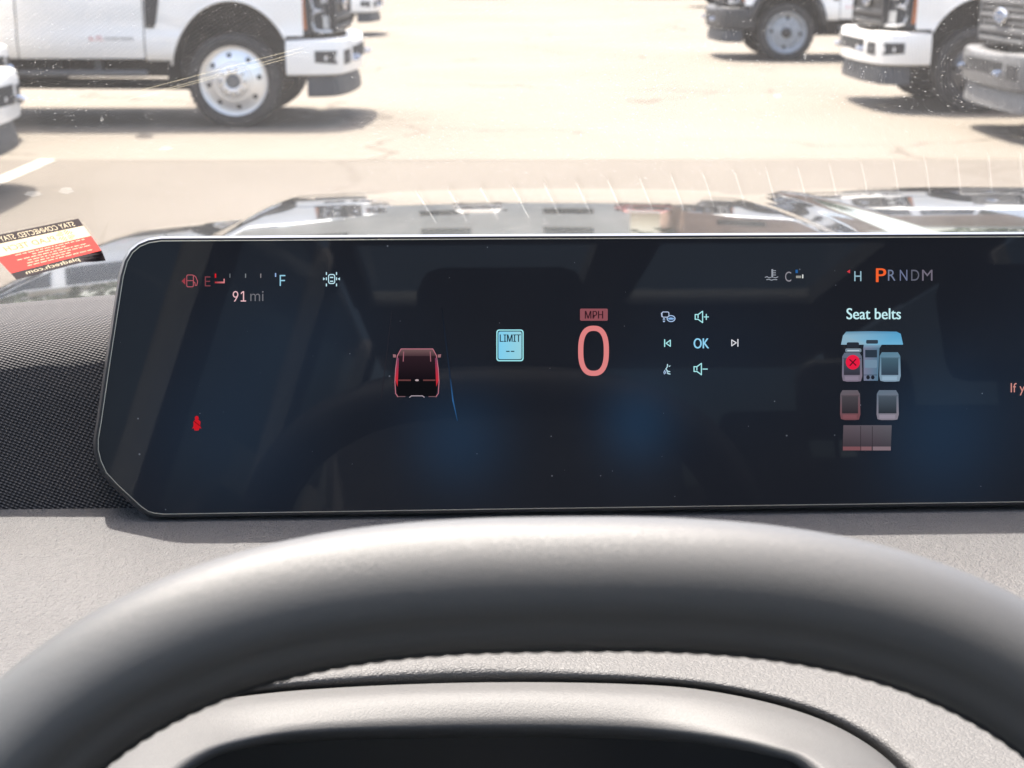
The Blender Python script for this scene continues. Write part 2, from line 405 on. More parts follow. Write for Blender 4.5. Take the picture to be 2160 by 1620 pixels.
    bd.build('badge', [chrome, badge_blue], gr)
    # hood
    hm = MB(); rows = []
    for k in range(13):
        x = .70-1.28*k/12; r = []
        for j in range(17):
            u = -1+2*j/16; w_ = .925 if x < .5 else .925-.05*((x-.5)/.2)**2
            z = 1.335 + .06*sstep(.70,.35,x) + .05*sstep(.75,.45,abs(u)) - .02*sstep(.85,1,abs(u)); r.append((x, u*w_, z))
        rows.append(r)
    hm.loft(rows, False); hm.loft([rows[0], [(.72, y, 1.29) for x, y, z in rows[0]]], False); hm.build('hood', paint, root)
    # cab
    cb = MB(); cb.box((-1.85,0,.95), (2.2,1.86,.72)); cb.box((-4.05,0,1.02), (.9,.86,.5)); cb.box((0.05,0,.98), (1.2,.86,.62)); cb.build('inner_body', frame_black, root)
    A = [(-.55,.925,1.405),(-2.95,.925,1.42),(-2.90,.74,1.97),(-1.30,.74,2.0)]
    rf = MB()
    L = [Vector((x, y, z)) for x, y, z in A]; Rr = [Vector((x, -y, z)) for x, y, z in A]
    mid = [Vector((-1.30,0,2.03)), Vector((-2.90,0,2.0))]
    rf.add(L+Rr+mid, [(0,1,2,3),(4,7,6,5),(1,5,6,9,2),(0,3,8,7,4),(3,2,9,8),(7,8,9,6)]); rf.build('cab', paint, root)
    def pane(nm, quad, ins, out):
        c0 = sum((Vector(q) for q in quad), Vector())/len(quad); MB().prism([c0+(Vector(q)-c0)*ins for q in quad], (0,0,0), out).build(nm, car_glass, root)
    pane('windshield', [L[0], L[3], Rr[3], Rr[0]], .9, (.02,0,.02))
    pane('rear_window', [L[1], L[2], Rr[2], Rr[1]], .8, (-.015,0,.004))
    for s, Q in ((1, L), (-1, Rr)):
        m1, m2 = Q[0].lerp(Q[1], .54), Q[3].lerp(Q[2], .40)
        pane('side_window', [Q[0].lerp(Q[1],.04), m1, m2, Q[3]], .86, (0,.012*s,.005)); pane('side_window', [m1, Q[1], Q[2], m2], .84, (0,.012*s,.005))
    # bed, tailgate, chassis
    bd = MB(); bd.box((-4.05,0,.82), (2.15,1.2,.05)); bd.box((-5.14,0,1.05), (.04,1.84,.72), ch=.015); bd.box((-2.97,0,1.1), (.04,1.84,.6))
    for s in (1,-1): bd.box((-4.05, s*.90, 1.43), (2.2,.08,.03), ch=.01)
    bd.build('bed', paint, root)
    ch = MB()
    for s in (1,-1): ch.box((-2.2, s*.45, .50), (6.2,.09,.18)); ch.box((-2.1,s*.62,.52), (1.1,.25,.24), ch=.04)
    ch.box((0,0,.405), (.12,1.5,.12), ch=.03); ch.box((-4.06,0,.405), (.16,1.5,.16), ch=.05); ch.tube([(-.4,-.5,.34),(-2.5,-.55,.36),(-5,-.6,.40)], .05)
    ch.box((-5.2,0,.58), (.12,1.8,.16), ch=.03); ch.build('chassis', frame_black, root)
    if badge:
        for s in (1, -1):
            bt = MB(); bt.cur = 0; y = s*(yside(0,.77)+.004)
            vs, fs = text2d('6.7L'); sg = -s
            ux = (lambda u: -1.235+.125*u) if s < 0 else (lambda u: -.845-.125*u)
            bt.add([(ux(u), y, .755+.036*v) for u, v in vs], fs)
            bt.cur = 1; vs, fs = text2d('POWER STROKE'); ux2 = (lambda u: -1.10+.25*u) if s < 0 else (lambda u: -.98-.25*u)
            bt.add([(ux2(u), y, .757+.026*v) for u, v in vs], fs); bt.build('badge', [badge_red, badge_dark], root, 0)
    root.scale = (scale,)*3
    return root
def gp(px, py):                                           # a photo pixel to a point on the ground
    d = ray(px, py); return EYE + d*(-CAMH/d.z)
GL, GR = 'pickup trucks parked along the near left row', 'pickup trucks parked along the right row'
pL = gp(500, 268)
truck('white pickup with polished eight hole wheels and a red and black door badge', (pL.x, pL.y+.93, 0), 0, rim='polished', group=GL)
truck('white pickup mostly hidden at the frame edge, between two white pickups of its row', (-5.13, 11.75, 0), 0, rim='alloy', grille='chrome', group=GL)
truck('white pickup showing only a bumper corner, its nose shadow beside the white painted line', (-4.15, 8.95, 0), 0, rim='alloy', group=GL)
truck('white pickup far behind the polished wheel truck with a dark grille', (-2.75-.9, 30.5, 0), 0, rim='alloy', group=GL)
truck('blue pickup at the far end of the row beyond the polished wheel truck', (-5.25, 44.5, 0), 0, paint=P('blue_paint', (.03,.12,.38), .35, coat=.8), rim='alloy', group=GL)
p1 = gp(1655, 128)
truck('white work truck with black plastic bumper and grey steel wheels', (p1.x, p1.y+.93, 0), pi, rim='steel', bumper='black', trim=True, group=GR, slots=True)
p2 = gp(2052, 238)
truck('white pickup with white bumper, between the work truck and the grey bumper truck', (p2.x, p2.y+.93, 0), pi, rim='alloy', group=GR)
truck('white truck with grey plastic bumper and barred grey grille with oval badge', (4.90, 12.7, 0), pi, scale=.93, rim='steel', bumper='grey', grille='grey', trim=True, group=GR)
truck('charcoal pickup in the distance beyond the work truck', (6.6, 48.5, 0), pi, paint=P('charcoal_paint', (.03,.03,.035), .35, coat=.8), rim='alloy', bumper='black', group=GR)

# ------------------------------------------------------------------ beyond the lot (seen mirrored in the hood)
def building(label, x0, x1, y, h, m, rows):
    b = MB().box(((x0+x1)/2, y+6, h/2), (x1-x0, 12, h)).build('building', m, smooth=0); tag(b, label, 'building')
    MB().box(((x0+x1)/2, y+6, h+.15), (x1-x0+.6, 12.6, .3)).build('roof', P('roof_edge', (.5,.48,.44), .7), b, 0)
    n = int((x1-x0)/6)
    for r in range(rows):
        for k in range(n):
            xx = x0+(x1-x0)*(k+.5)/n
            wn = MB().box((xx, y-.02, h*(r+.55)/rows), (2.6,.06,1.1)).build('window', car_glass, b, 0)
for k, (x, m, t) in enumerate(((-13, white_paint, 'white'), (-7.5, P('far_blue', (.04,.10,.30), .35, coat=.8), 'blue'), (-1.5, white_paint, 'white'), (5.5, P('far_red', (.35,.02,.02), .35, coat=.8), 'red'), (11, white_paint, 'white'))):
    truck(['white pickup facing us beside the blue one, mirrored in the hood', 'blue pickup facing us between two white ones beyond the lot', 'white pickup facing us in the middle of the far row', 'red pickup facing us in the far row', 'white pickup facing us beyond the red one, mirrored in the hood'][k], (x, 59.5, 0), -pi/2, paint=m, group='pickup trucks facing us across the lot')
building('long pale tan office building beyond the parked trucks', -26, 6, 74, 7.2, P('tan_stucco', (.66,.62,.53), .85, var=(.4,.15)), 2)
building('low brown brick building beyond the lot, mirrored in the hood', 9, 40, 76, 6.4, P('brown_brick', (.33,.22,.16), .85, var=(.6,.2)), 1)
leafm = P('leaves', (.05,.085,.022), .7, var=(.7,.6)); barkm = P('bark', (.10,.075,.055), .9, var=(3,.3))
def make_tree(loc, h, label, seed):
    rnd = random.Random(seed); t = empty('tree', loc); tag(t, label, 'tree', 'trees around the lot')
    tr = MB(); tr.tube([(0,0,0),(.05,.05,h*.3),(.1,0,h*.55),(0,.1,h*.8)], [.22,.17,.11,.04], 8)
    for k in range(6):
        a = k*1.05; tr.tube([(.05,0,h*(.32+.06*k)), (cos(a)*h*.12, sin(a)*h*.12, h*(.45+.06*k)), (cos(a)*h*.22, sin(a)*h*.22, h*(.55+.05*k))], [.09,.06,.02], 6)
    tr.build('trunk', barkm, t)
    c = MB()
    cl = [(Vector((rnd.gauss(0,1)*h*.15, rnd.gauss(0,1)*h*.15, h*(.42+.5*rnd.random()))), h*(.07+.07*rnd.random())) for _ in range(26)]
    for p, r in cl:
        for _ in range(90):
            d = Vector((rnd.gauss(0,1), rnd.gauss(0,1), rnd.gauss(0,1))).normalized()*r*(.5+.6*rnd.random()); q = p+d
            R = Matrix.Rotation(rnd.random()*6.28, 3, Vector((rnd.gauss(0,1), rnd.gauss(0,1), rnd.gauss(0,1))).normalized()); z = .24+.2*rnd.random()
            c.add([q+R@Vector((-z,0,0)), q+R@Vector((0,-z*.5,0)), q+R@Vector((z,0,0)), q+R@Vector((0,z*.5,0))], [(0,1,2,3)])
    c.build('crown', leafm, t, 0); return t
for k, (x, y, h) in enumerate([(-38,80,11),(-30,84,9),(9.5,82,12),(36,70,10),(42,64,12),(50,58,11),(-46,70,12),(28,88,12),(-19,50,15),(-13.5,56,14),(-26,60,16)]):  # last three, out of view, added to darken the sky mirrored in the hood
    make_tree((x, y, 0), h, ['tall leafy tree left of the tan building', 'rounded tree at the corner of the tan building', 'tall tree between the two buildings', 'leafy tree right of the brick building', 'tall tree standing on the lawn', 'bushy tree farthest right on the lawn', 'leafy tree at the far left end of the lot', 'tree rising behind the brick building', 'added tall tree left of the far row nearest the lane', 'added tall tree just left of the far blue pickup', 'added very tall tree at the left lot edge'][k], k)

# ================================================================== THE VEHICLE WE SIT IN
suv = empty('sport_utility_vehicle', (0,0,0), CARYAW)
tag(suv, 'black vehicle seen from its driver seat, with dark dash screen, steering wheel and glossy hood', 'car')
XC = .46
# ---- screen plane
SP0 = atY(1080, 1085, .745); SP1 = atY(1080, 500, .775)
un = Vector((0, SP1.y-SP0.y, SP1.z-SP0.z)).normalized(); SN = Vector((0, -un.z, un.y))      # normal towards the driver
def sp(px, py, off=0.0): return hit(px, py, SP0 + SN*off, SN)
# ---- dash surface
DZ = SP0.z-.002; DS = .10
DN = Vector((0, -DS, 1)).normalized(); D0 = Vector((0, .745, DZ))
def dp(px, py): return hit(px, py, D0, DN)
# ---- windshield plane
WA, WB = Vector((0,1.20,1.13)), Vector((0,.20,1.83))
WU = (WB-WA).normalized(); WN = Vector((0, -WU.z, WU.y)); WN = -WN if WN.z > 0 else WN        # towards the cabin
def wp(px, py, off=0.0): return hit(px, py, WA + WN*off, WN)

# ---- materials of the cabin
def dash_mat():
    g = NT('grained_dash'); b = g.n('ShaderNodeBsdfPrincipled', i={'Roughness': .52, 'Specular IOR Level': .45}); v = g.obj()
    n1 = g.noise(v, 420, 3, .6); n2 = g.noise(v, 1100, 2, .6); big = g.noise(v, 14, 4)
    g.t.links.new(g.ramp(big, [(.3, (.098,.095,.095)), (.7, (.113,.110,.110))]), b.inputs['Base Color'])
    h = g.math('ADD', n1, g.math('MULTIPLY', n2, .5)); g.t.links.new(g.bump(h, .85, .0022), b.inputs['Normal']); return g.done(b.outputs[0])
def leather_mat(name, col, rough, sc, st):
    g = NT(name); b = g.n('ShaderNodeBsdfPrincipled', i={'Roughness': rough, 'Specular IOR Level': .5}); v = g.obj()
    b.inputs['Base Color'].default_value = col + (1,)
    wn = g.n('ShaderNodeTexNoise', i={'Scale': sc*.6, 'Detail': 2, 'Vector': v})
    wv = g.n('ShaderNodeVectorMath', operation='MULTIPLY_ADD', i={0: wn.outputs['Color'], 1: (1.2/sc,)*3, 2: v})
    st_ = g.n('ShaderNodeMapping', i={'Vector': wv.outputs[0], 'Scale': (1.5,.8,.8) if sc > 1000 else (.75,1.2,1.2)})
    vo = g.n('ShaderNodeTexVoronoi', feature='DISTANCE_TO_EDGE', i={'Vector': st_.outputs[0], 'Scale': sc})
    h = g.math('MINIMUM', vo.outputs['Distance'], .22); h = g.math('ADD', h, g.math('MULTIPLY', g.noise(v, sc*.25, 3), .25))
    g.t.links.new(g.bump(h, st, .0022), b.inputs['Normal'])
    return g.done(b.outputs[0])
def weave_mat():
    g = NT('woven_fabric'); b = g.n('ShaderNodeBsdfPrincipled', i={'Roughness': .75, 'Specular IOR Level': .3}); v = g.obj()
    s = g.n('ShaderNodeSeparateXYZ', i={0: v}); x = s.outputs[0]; zz = g.math('ADD', s.outputs[2], s.outputs[1])
    wb = g.noise(v, 60, 2); zz = g.math('ADD', zz, g.math('MULTIPLY', wb, .0012))
    pch = .0019; k = 2*pi/pch
    a = g.math('ADD', g.math('MULTIPLY', x, k*.42), g.math('MULTIPLY', zz, k*.9)); c = g.math('SUBTRACT', g.math('MULTIPLY', x, k*.75), g.math('MULTIPLY', zz, k*.35))
    w1 = g.math('SINE', a); w2 = g.math('SINE', c)
    h = g.math('ADD', w1, g.math('MULTIPLY', w2, .7))
    f = g.math('MULTIPLY_ADD', h, .29, .5, clamp=True)
    g.t.links.new(g.ramp(f, [(.36, (.014,.014,.017)), (.72, (.072,.069,.069)), (.95, (.15,.135,.13))]), b.inputs['Base Color'])
    g.t.links.new(g.bump(f, .7, .0012), b.inputs['Normal']); return g.done(b.outputs[0])
dashm = dash_mat(); weavem = weave_mat()
wheel_leather = leather_mat('wheel_leather', (.084,.084,.085), .46, 1500, .20)
pad_leather = leather_mat('pad_leather', (.092,.090,.089), .60, 560, .45)
soft_grey = P('satin_plastic', (.082,.081,.080), .55, bump=(1500,.35,.0006), var=(900,.10))
recessm = P('recess_plastic', (.022,.024,.030), .35)
cabin_dark = P('cabin_trim', (.03,.031,.034), .6)
headliner = P('headliner', (.60,.58,.55), .9)
seat_mat = P('seat_leather', (.24,.23,.22), .55)
bezel_m = P('bezel_metal', (.30,.29,.30), .28, metal=.9)

# ---- hood
def hood_z(x, y):
    t = (y-1.25)/1.2; z = 1.130 - .034*t - .060*t*t
    u = x-XC
    up = sstep(-.80,-.72,u)*sstep(.80,.72,u)                 # raised middle
    z += .030*up
    z -= .005*sstep(-.05,-.042,u)*sstep(.05,.042,u)          # centre channel
    z -= .010*((abs(u)-.35)/.4)**2
    fe = max(0, abs(u)-.93); z -= 4.0*fe*fe
    return z
hm = MB(); rows = []
NX, NY = 220, 46
def hood_front(u): return 2.46 - .05*abs(u) - .55*max(0, abs(u)-.62)**1.6*1.9
for i in range(NX+1):
    u = -1.03+2.06*i/NX; yf = hood_front(u); r = []
    for k in range(NY+1):
        y = 1.22+(yf-1.22)*k/NY; x = XC+u
        e = max(0, (k/NY-.955)/.045); r.append((x, y, hood_z(x, y) - .05*e*e))
    r += [(XC+u, yf+.03, r[-1][2]-.05), (XC+u, yf+.05, r[-1][2]-.20), (XC+u, yf+.04, .45)]
    rows.append(r)
hm.loft(rows, False)
hm.loft([rows[0], [(p[0]-.02, p[1], .45) for p in rows[0]]], False); hm.loft([rows[-1], [(p[0]+.02, p[1], .45) for p in rows[-1]]], False)
g = NT('black_gloss_paint'); b = g.n('ShaderNodeBsdfPrincipled', i={'Roughness': .12, 'Specular IOR Level': .6, 'Coat Weight': 1.0, 'Coat Roughness': .012}); b.inputs['Base Color'].default_value = (.006,.007,.008,1)
g.t.links.new(g.bump(g.noise(g.obj(), 5, 1), .008, .02), b.inputs['Coat Normal'])
hoodm = g.done(b.outputs[0]); hm.build('hood', hoodm, suv, 60)
cw = MB(); cw.box((XC,1.19,1.085), (1.86,.10,.06), ch=.015); cw.build('cowl', black_plastic, suv)

# ---- windshield (slightly dirty glass)
def glass_mat(name, tint, dust=True):
    g = NT(name); v = g.obj()
    lw = g.n('ShaderNodeLayerWeight', i={'Blend': .5})
    fr = g.math('MULTIPLY_ADD', g.math('POWER', lw.outputs['Facing'], 5.0), .90, .05, clamp=True)
    tr = g.n('ShaderNodeBsdfTransparent', i={'Color': tint}); gl = g.n('ShaderNodeBsdfGlossy', i={'Roughness': .0, 'Color': (1,1,1,1)})
    mx = g.n('ShaderNodeMixShader', i={0: fr, 1: tr.outputs[0], 2: gl.outputs[0]}); out = mx.outputs[0]
    if dust:
        di = g.n('ShaderNodeBsdfDiffuse', i={'Color': (.75,.73,.70,1)}); ts = g.n('ShaderNodeBsdfTranslucent', i={'Color': (.75,.73,.70,1)})
        dm = g.n('ShaderNodeMixShader', i={0: .6, 1: di.outputs[0], 2: ts.outputs[0]})
        def specks(sc, rad, gate):
            st = g.n('ShaderNodeMapping', i={'Vector': v, 'Scale': (1.0,1.35,1.0)})
            wv = g.n('ShaderNodeTexNoise', i={'Scale': sc*.7, 'Detail': 2, 'Vector': v})
            ww = g.n('ShaderNodeVectorMath', operation='MULTIPLY_ADD', i={0: wv.outputs['Color'], 1: (1.1/sc,)*3, 2: st.outputs[0]})
            vo = g.n('ShaderNodeTexVoronoi', i={'Vector': ww.outputs[0], 'Scale': sc}); sep = g.n('ShaderNodeSeparateColor', i={0: vo.outputs['Color']})
            r = g.math('MULTIPLY', g.math('POWER', sep.outputs[0], 2.5), rad)
            return g.math('MULTIPLY', g.math('LESS_THAN', vo.outputs['Distance'], r), gate)
        dens = g.math('MULTIPLY_ADD', g.noise(v, 5, 3), 2.2, -.56, clamp=True)
        m = g.math('MAXIMUM', specks(470, .31, dens), specks(120, .075, .6))
        film = g.math('MULTIPLY_ADD', g.math('POWER', g.noise(v, 4.5, 4), 2.0), .06, .006)
        m = g.math('MAXIMUM', g.math('MULTIPLY', m, .30), film)
        m2 = g.n('ShaderNodeMixShader', i={0: m, 1: out, 2: dm.outputs[0]}); out = m2.outputs[0]
    return g.done(out)
wsm = glass_mat('windshield_glass', (.96,.95,.925,1)); sidem = glass_mat('side_glass', (.75,.80,.78,1), False); privacy = glass_mat('privacy_glass', (.42,.46,.46,1), False)
wm = MB(); rows = []
for k in range(9):
    t = k/8; c = WA.lerp(WB, t); hw = .93+(.74-.93)*t
    rows.append([(XC-hw+2*hw*j/12, c.y, c.z) for j in range(13)])
wm.loft(rows, False); ws = wm.build('windshield', wsm, suv)
# scratches and hair-thin smears on the glass
sc = MB()
for (a, b) in (((268,210),(640,108)), ((275,196),(640,100)), ((300,205),(600,125))):
    p, q = wp(*a, .0008), wp(*b, .0008); d = (q-p).normalized(); e = d.cross(WN)*.00045
    sc.add([p-e, q-e, q+e, p+e], [(0,1,2,3)])
def thin(name, col, mixf=.8, clear=0):
    g = NT(name); d = g.n('ShaderNodeBsdfDiffuse', i={'Color': col+(1,)}); t = g.n('ShaderNodeBsdfTranslucent', i={'Color': col+(1,)})
    x = g.n('ShaderNodeMixShader', i={0: mixf, 1: d.outputs[0], 2: t.outputs[0]}).outputs[0]
    if clear: x = g.n('ShaderNodeMixShader', i={0: 1-clear, 1: g.n('ShaderNodeBsdfTransparent').outputs[0], 2: x}).outputs[0]
    return g.done(x)
spotm = thin('dried_spot', (.70,.70,.68), clear=.93)
sc.build('scratch', thin('scratch_glint', (.62,.56,.40), clear=.88), ws, 0)
for c, r in (((70,409),(18,6)), ((140,402),(15,7)), ((215,252),(4,5)), ((350,312),(13,5)), ((1698,120),(3,7)), ((1640,202),(9,6))):
    m_ = MB(); n = 24; pts = [wp(c[0]+r[0]*cos(2*pi*k/n)*(1+.18*sin(k*1.3)), c[1]+r[1]*sin(2*pi*k/n), .0007) for k in range(n)]
    pin = [wp(c[0]+.55*r[0]*cos(2*pi*k/n)*(1+.18*sin(k*1.3)), c[1]+.5*r[1]*sin(2*pi*k/n), .0007) for k in range(n)]
    m_.loft([pts, pin]); 
    m_.add(pin, [list(range(n))])
    m_.build('water_spot', spotm, ws, 0)

# ---- woven side panel and dash top
ZT = [(-.70,1.222),(-.30,1.2345),(-.20,1.2425),(-.10,1.245),(1.6,1.245)]
fb = MB(); rows = []
for k in range(61):
    x = -.52+1.96*k/60; zt = interp(x, ZT); r = [(x,.757+.022*q/6,DZ-.02+(zt-.028-DZ+.02)*q/6) for q in range(6)]
    for j in range(1, 7):
        a = j/6*pi/2; r.append((x, .779+.045*(1-cos(a)), zt-.028+.026*sin(a)))
    r += [(x,.845,zt-.001),(x,.862,zt-.002),(x,.872,zt-.007),(x,.876,zt-.02),(x,.90,1.16),(x,1.0,1.128),(x,1.17,1.118)]
    rows.append(r)
fb.loft(rows, False); fb.build('woven_panel', weavem, suv, 60)
# defroster ribs near the base of the glass: placed where the glass mirrors them
dv = MB(); zr = 1.138
def mirrored(px, py):
    d = ray(px, py, CARYAW); p = wp(px, py); r = d - WN*(2*d.dot(WN)); 
    return p + r*((zr-p.z)/r.z)
for k in range(21):
    x0 = 880+67*k; yt = 408-(x0-880)*.066; yb = yt+62+k*.9; xo = 40-1.8*k
    p, q = mirrored(x0, yt), mirrored(x0+xo, yb); d = (q-p); e = Vector((.00045,0,0))
    dv.add([p-e, p+e, q+e, q-e, p-e-Vector((0,0,.006)), p+e-Vector((0,0,.006)), q+e-Vector((0,0,.006)), q-e-Vector((0,0,.006))], [(0,1,2,3),(0,3,7,4),(1,5,6,2),(0,4,5,1),(3,2,6,7)])
dvo = MB().box((XC,1.09,1.123), (1.5,.10,.012), ch=.003).build('defroster_vent', black_plastic, suv)
dv.build('vent_rib', P('vent_chrome', (.38,.38,.38), .4, metal=.3), dvo, 0)

# ---- dash pad and column shroud: nested arches
O = [(60,1830),(110,1740),(170,1655),(260,1562),(400,1492),(560,1463),(800,1446),(1080,1439),(1350,1444),(1500,1458),(1650,1490),(1770,1535),(1870,1600),(1950,1690),(2010,1800)]
L = [(300,1830),(318,1740),(360,1640),(430,1588),(520,1562),(660,1547),(860,1541),(1080,1539),(1240,1540),(1400,1546),(1520,1558),(1620,1576),(1700,1602),(1770,1680),(1800,1800)]
B = [(-1500,1830),(-1500,1700),(-1500,1500),(-1400,1250),(-1100,1075),(-400,1072),(300,1068),(1080,1064),(1700,1060),(2300,1058),(2900,1058),(3600,1150),(3600,1350),(3600,1600),(3600,1800)]
NA = 120
Oc = smooth_line([(p[0],p[1],0) for p in O], NA); Lc = smooth_line([(p[0],p[1],0) for p in L], NA); Bc = resample([(p[0],p[1],0) for p in B], NA)
rows = []
for t, ex in ((0,.0135),(.008,.0108),(.018,.0077),(.03,.0048),(.044,.0024),(.06,.0008),(.08,0),(.12,0),(.25,0),(.4,0),(.7,0),(1,0)):
    r = []
    for o, b_ in zip(Oc, Bc):
        d = (b_-o).normalized(); q = o + d*(560*t) if t <= .2 else (o + d*67).lerp(b_, (t-.12)/.88)
        p = dp(q.x, q.y); r.append(atY(q.x, q.y, p.y+ex) if ex else p)
    rows.append(r)
split = 8
pm = MB(); pm.loft(rows[:split+1], False); pm.loft(rows[split:], False)
# pad: leather near the arch, grained plastic beyond; both belong to one dashboard skin
pm.mi = [0]*(split*(NA-1)) + [1]*((len(rows)-1-split)*(NA-1))
db = pm.build('dashboard', [pad_leather, dashm], suv, 80)
lp = MB(); rows = []
for o, l in zip(Oc, Lc):
    a = dp(o.x, o.y); n0 = a.y
    def at(u, dy, dz):
        q = o.lerp(l, u); p = atY(q.x, q.y, n0 - dy); return p + Vector((0,0,dz))
    back = Vector((0,.06,-.03))
    e = at(1, .026, 0)
    rows.append([a+Vector((0,.03,-.02)), at(0,0,0), at(.16,.010,.0), at(.24,.0135,.0), at(.45,.019,0), at(.7,.0235,0), at(.88,.0265,0), at(1,.0265,0), e+Vector((0,.004,-.006)), e+Vector((0,.012,-.010)), e+Vector((0,.05,-.014)), e+Vector((0,.13,-.018))])
lp.loft(rows, False); sh = lp.build('column_shroud', soft_grey, suv, 179)
rc = MB(); zt = 1.135
rc.add([(-.25,.665,zt-.02),(.27,.665,zt-.02),(.27,.58,.86),(-.25,.58,.86)], [(0,1,2,3)]); rc.build('recess_panel', recessm, sh, 0)
ld = MB(); ld.box((XC,.60,.80), (1.7,.30,.36), ch=.04); ld.build('lower_dash', cabin_dark, suv)

# ---- display
OUT = [(340,498),(312,502),(290,511),(272,526),(259,548),(250,580),(246,605),(222,760),(203,890),(197,925),(197,950),(203,975),(216,1003),(240,1029),(270,1057),(292,1077),(308,1088),(325,1093),(345,1095),(1080,1084),(2160,1069),(2900,1060),(3600,1052),(3640,1040),(3650,1010),(3620,560),(3600,505),(3570,490),(2900,486),(2160,489),(1080,493.5)]
cx_, cy_ = 1900, 790
def inset(k):
    out = []
    n = len(OUT)
    for i in range(n):
        a, b_, c = Vector(OUT[i-1]), Vector(OUT[i]), Vector(OUT[(i+1) % n]); t = (c-a).normalized(); out.append(b_ + Vector((t.y, -t.x))*k if True else b_)
    return out
sgn = 1 if (inset(10)[8]-Vector((cx_,cy_))).length < (Vector(OUT[8])-Vector((cx_,cy_))).length else -1
def ringo(k, off): return [sp(q.x, q.y, off) for q in inset(k*sgn)]
bz = MB(); bz.loft([ringo(4,-.022), ringo(0,-.016), ringo(0,-.004), ringo(4.5,-.0004)]); bz.cur = 1; bz.loft([ringo(4.5,-.0004), ringo(5,0), ringo(9.5,0)]); bz.cur = 2; bz.loft([ringo(9.5,0), ringo(10,.0003), ringo(11,.0003), ringo(11.6,-.0008)])
def ribbon_top(k0, k1, o0, o1): pass
disp = bz.build('display_screen', [bezel_m, P('bezel_black', (.02,.018,.02), .3), P('bezel_line', (.62,.58,.50), .3, metal=.6)], suv, 25)
def screen_mat():
    g = NT('screen_glass'); b = g.n('ShaderNodeBsdfPrincipled', i={'Roughness': .015, 'Specular IOR Level': .20, 'IOR': 1.4}); v = g.obj()
    vd = g.n('ShaderNodeTexVoronoi', i={'Vector': v, 'Scale': 150.0}); sd = g.n('ShaderNodeSeparateColor', i={0: vd.outputs['Color']})
    dm = g.math('LESS_THAN', vd.outputs['Distance'], g.math('MULTIPLY', g.math('POWER', sd.outputs[0], 4.0), .075))
    sm = g.math('MULTIPLY', g.math('POWER', g.noise(v, 9, 5), 3.0), .06)
    bc = g.n('ShaderNodeMix', data_type='RGBA', i={'Factor': g.math('MAXIMUM', dm, sm), 'A': (.004,.0045,.006,1), 'B': (.20,.20,.20,1)}); g.t.links.new(bc.outputs[2], b.inputs['Base Color'])
    tot = None
    for (px, py, rx, rz, amp) in ((480,920,.045,.040,.55),(965,925,.026,.026,1.0),(1345,895,.020,.022,1.15),(1985,910,.034,.038,1.0),(620,720,.05,.03,.35),(1500,770,.05,.04,.25),(2300,800,.05,.05,.4)):
        c = sp(px, py)
        mp = g.n('ShaderNodeMapping', i={'Vector': v, 'Location': (-c.x/rx, 0, -c.z/rz), 'Scale': (1/rx, 0, 1/rz)})
        d = g.n('ShaderNodeVectorMath', operation='DOT_PRODUCT', i={0: mp.outputs[0], 1: mp.outputs[0]}).outputs['Value']
        e = g.math('MULTIPLY', g.math('EXPONENT', g.math('MULTIPLY', d, -1.0)), amp); tot = g.math('ADD', tot, e) if tot else e
    col = g.n('ShaderNodeMix', data_type='RGBA', i={'Factor': g.math('MULTIPLY', tot, .62, clamp=True), 'A': scr((22,24,30)), 'B': scr((27,50,74))})
    g.t.links.new(col.outputs[2], b.inputs['Emission Color']); b.inputs['Emission Strength'].default_value = 1
    return g.done(b.outputs[0])
gl = MB(); q4 = ringo(11.4, -.0006); gl.add(q4, [list(range(len(q4)))]); glo = gl.build('screen_glass', screen_mat(), disp, 0)
bk = MB(); bk.loft([ringo(4,-.021), ringo(60,-.034)]); bk.add(ringo(60,-.034), [list(range(len(q4)))]); bk.build('screen_back', black_plastic, disp)

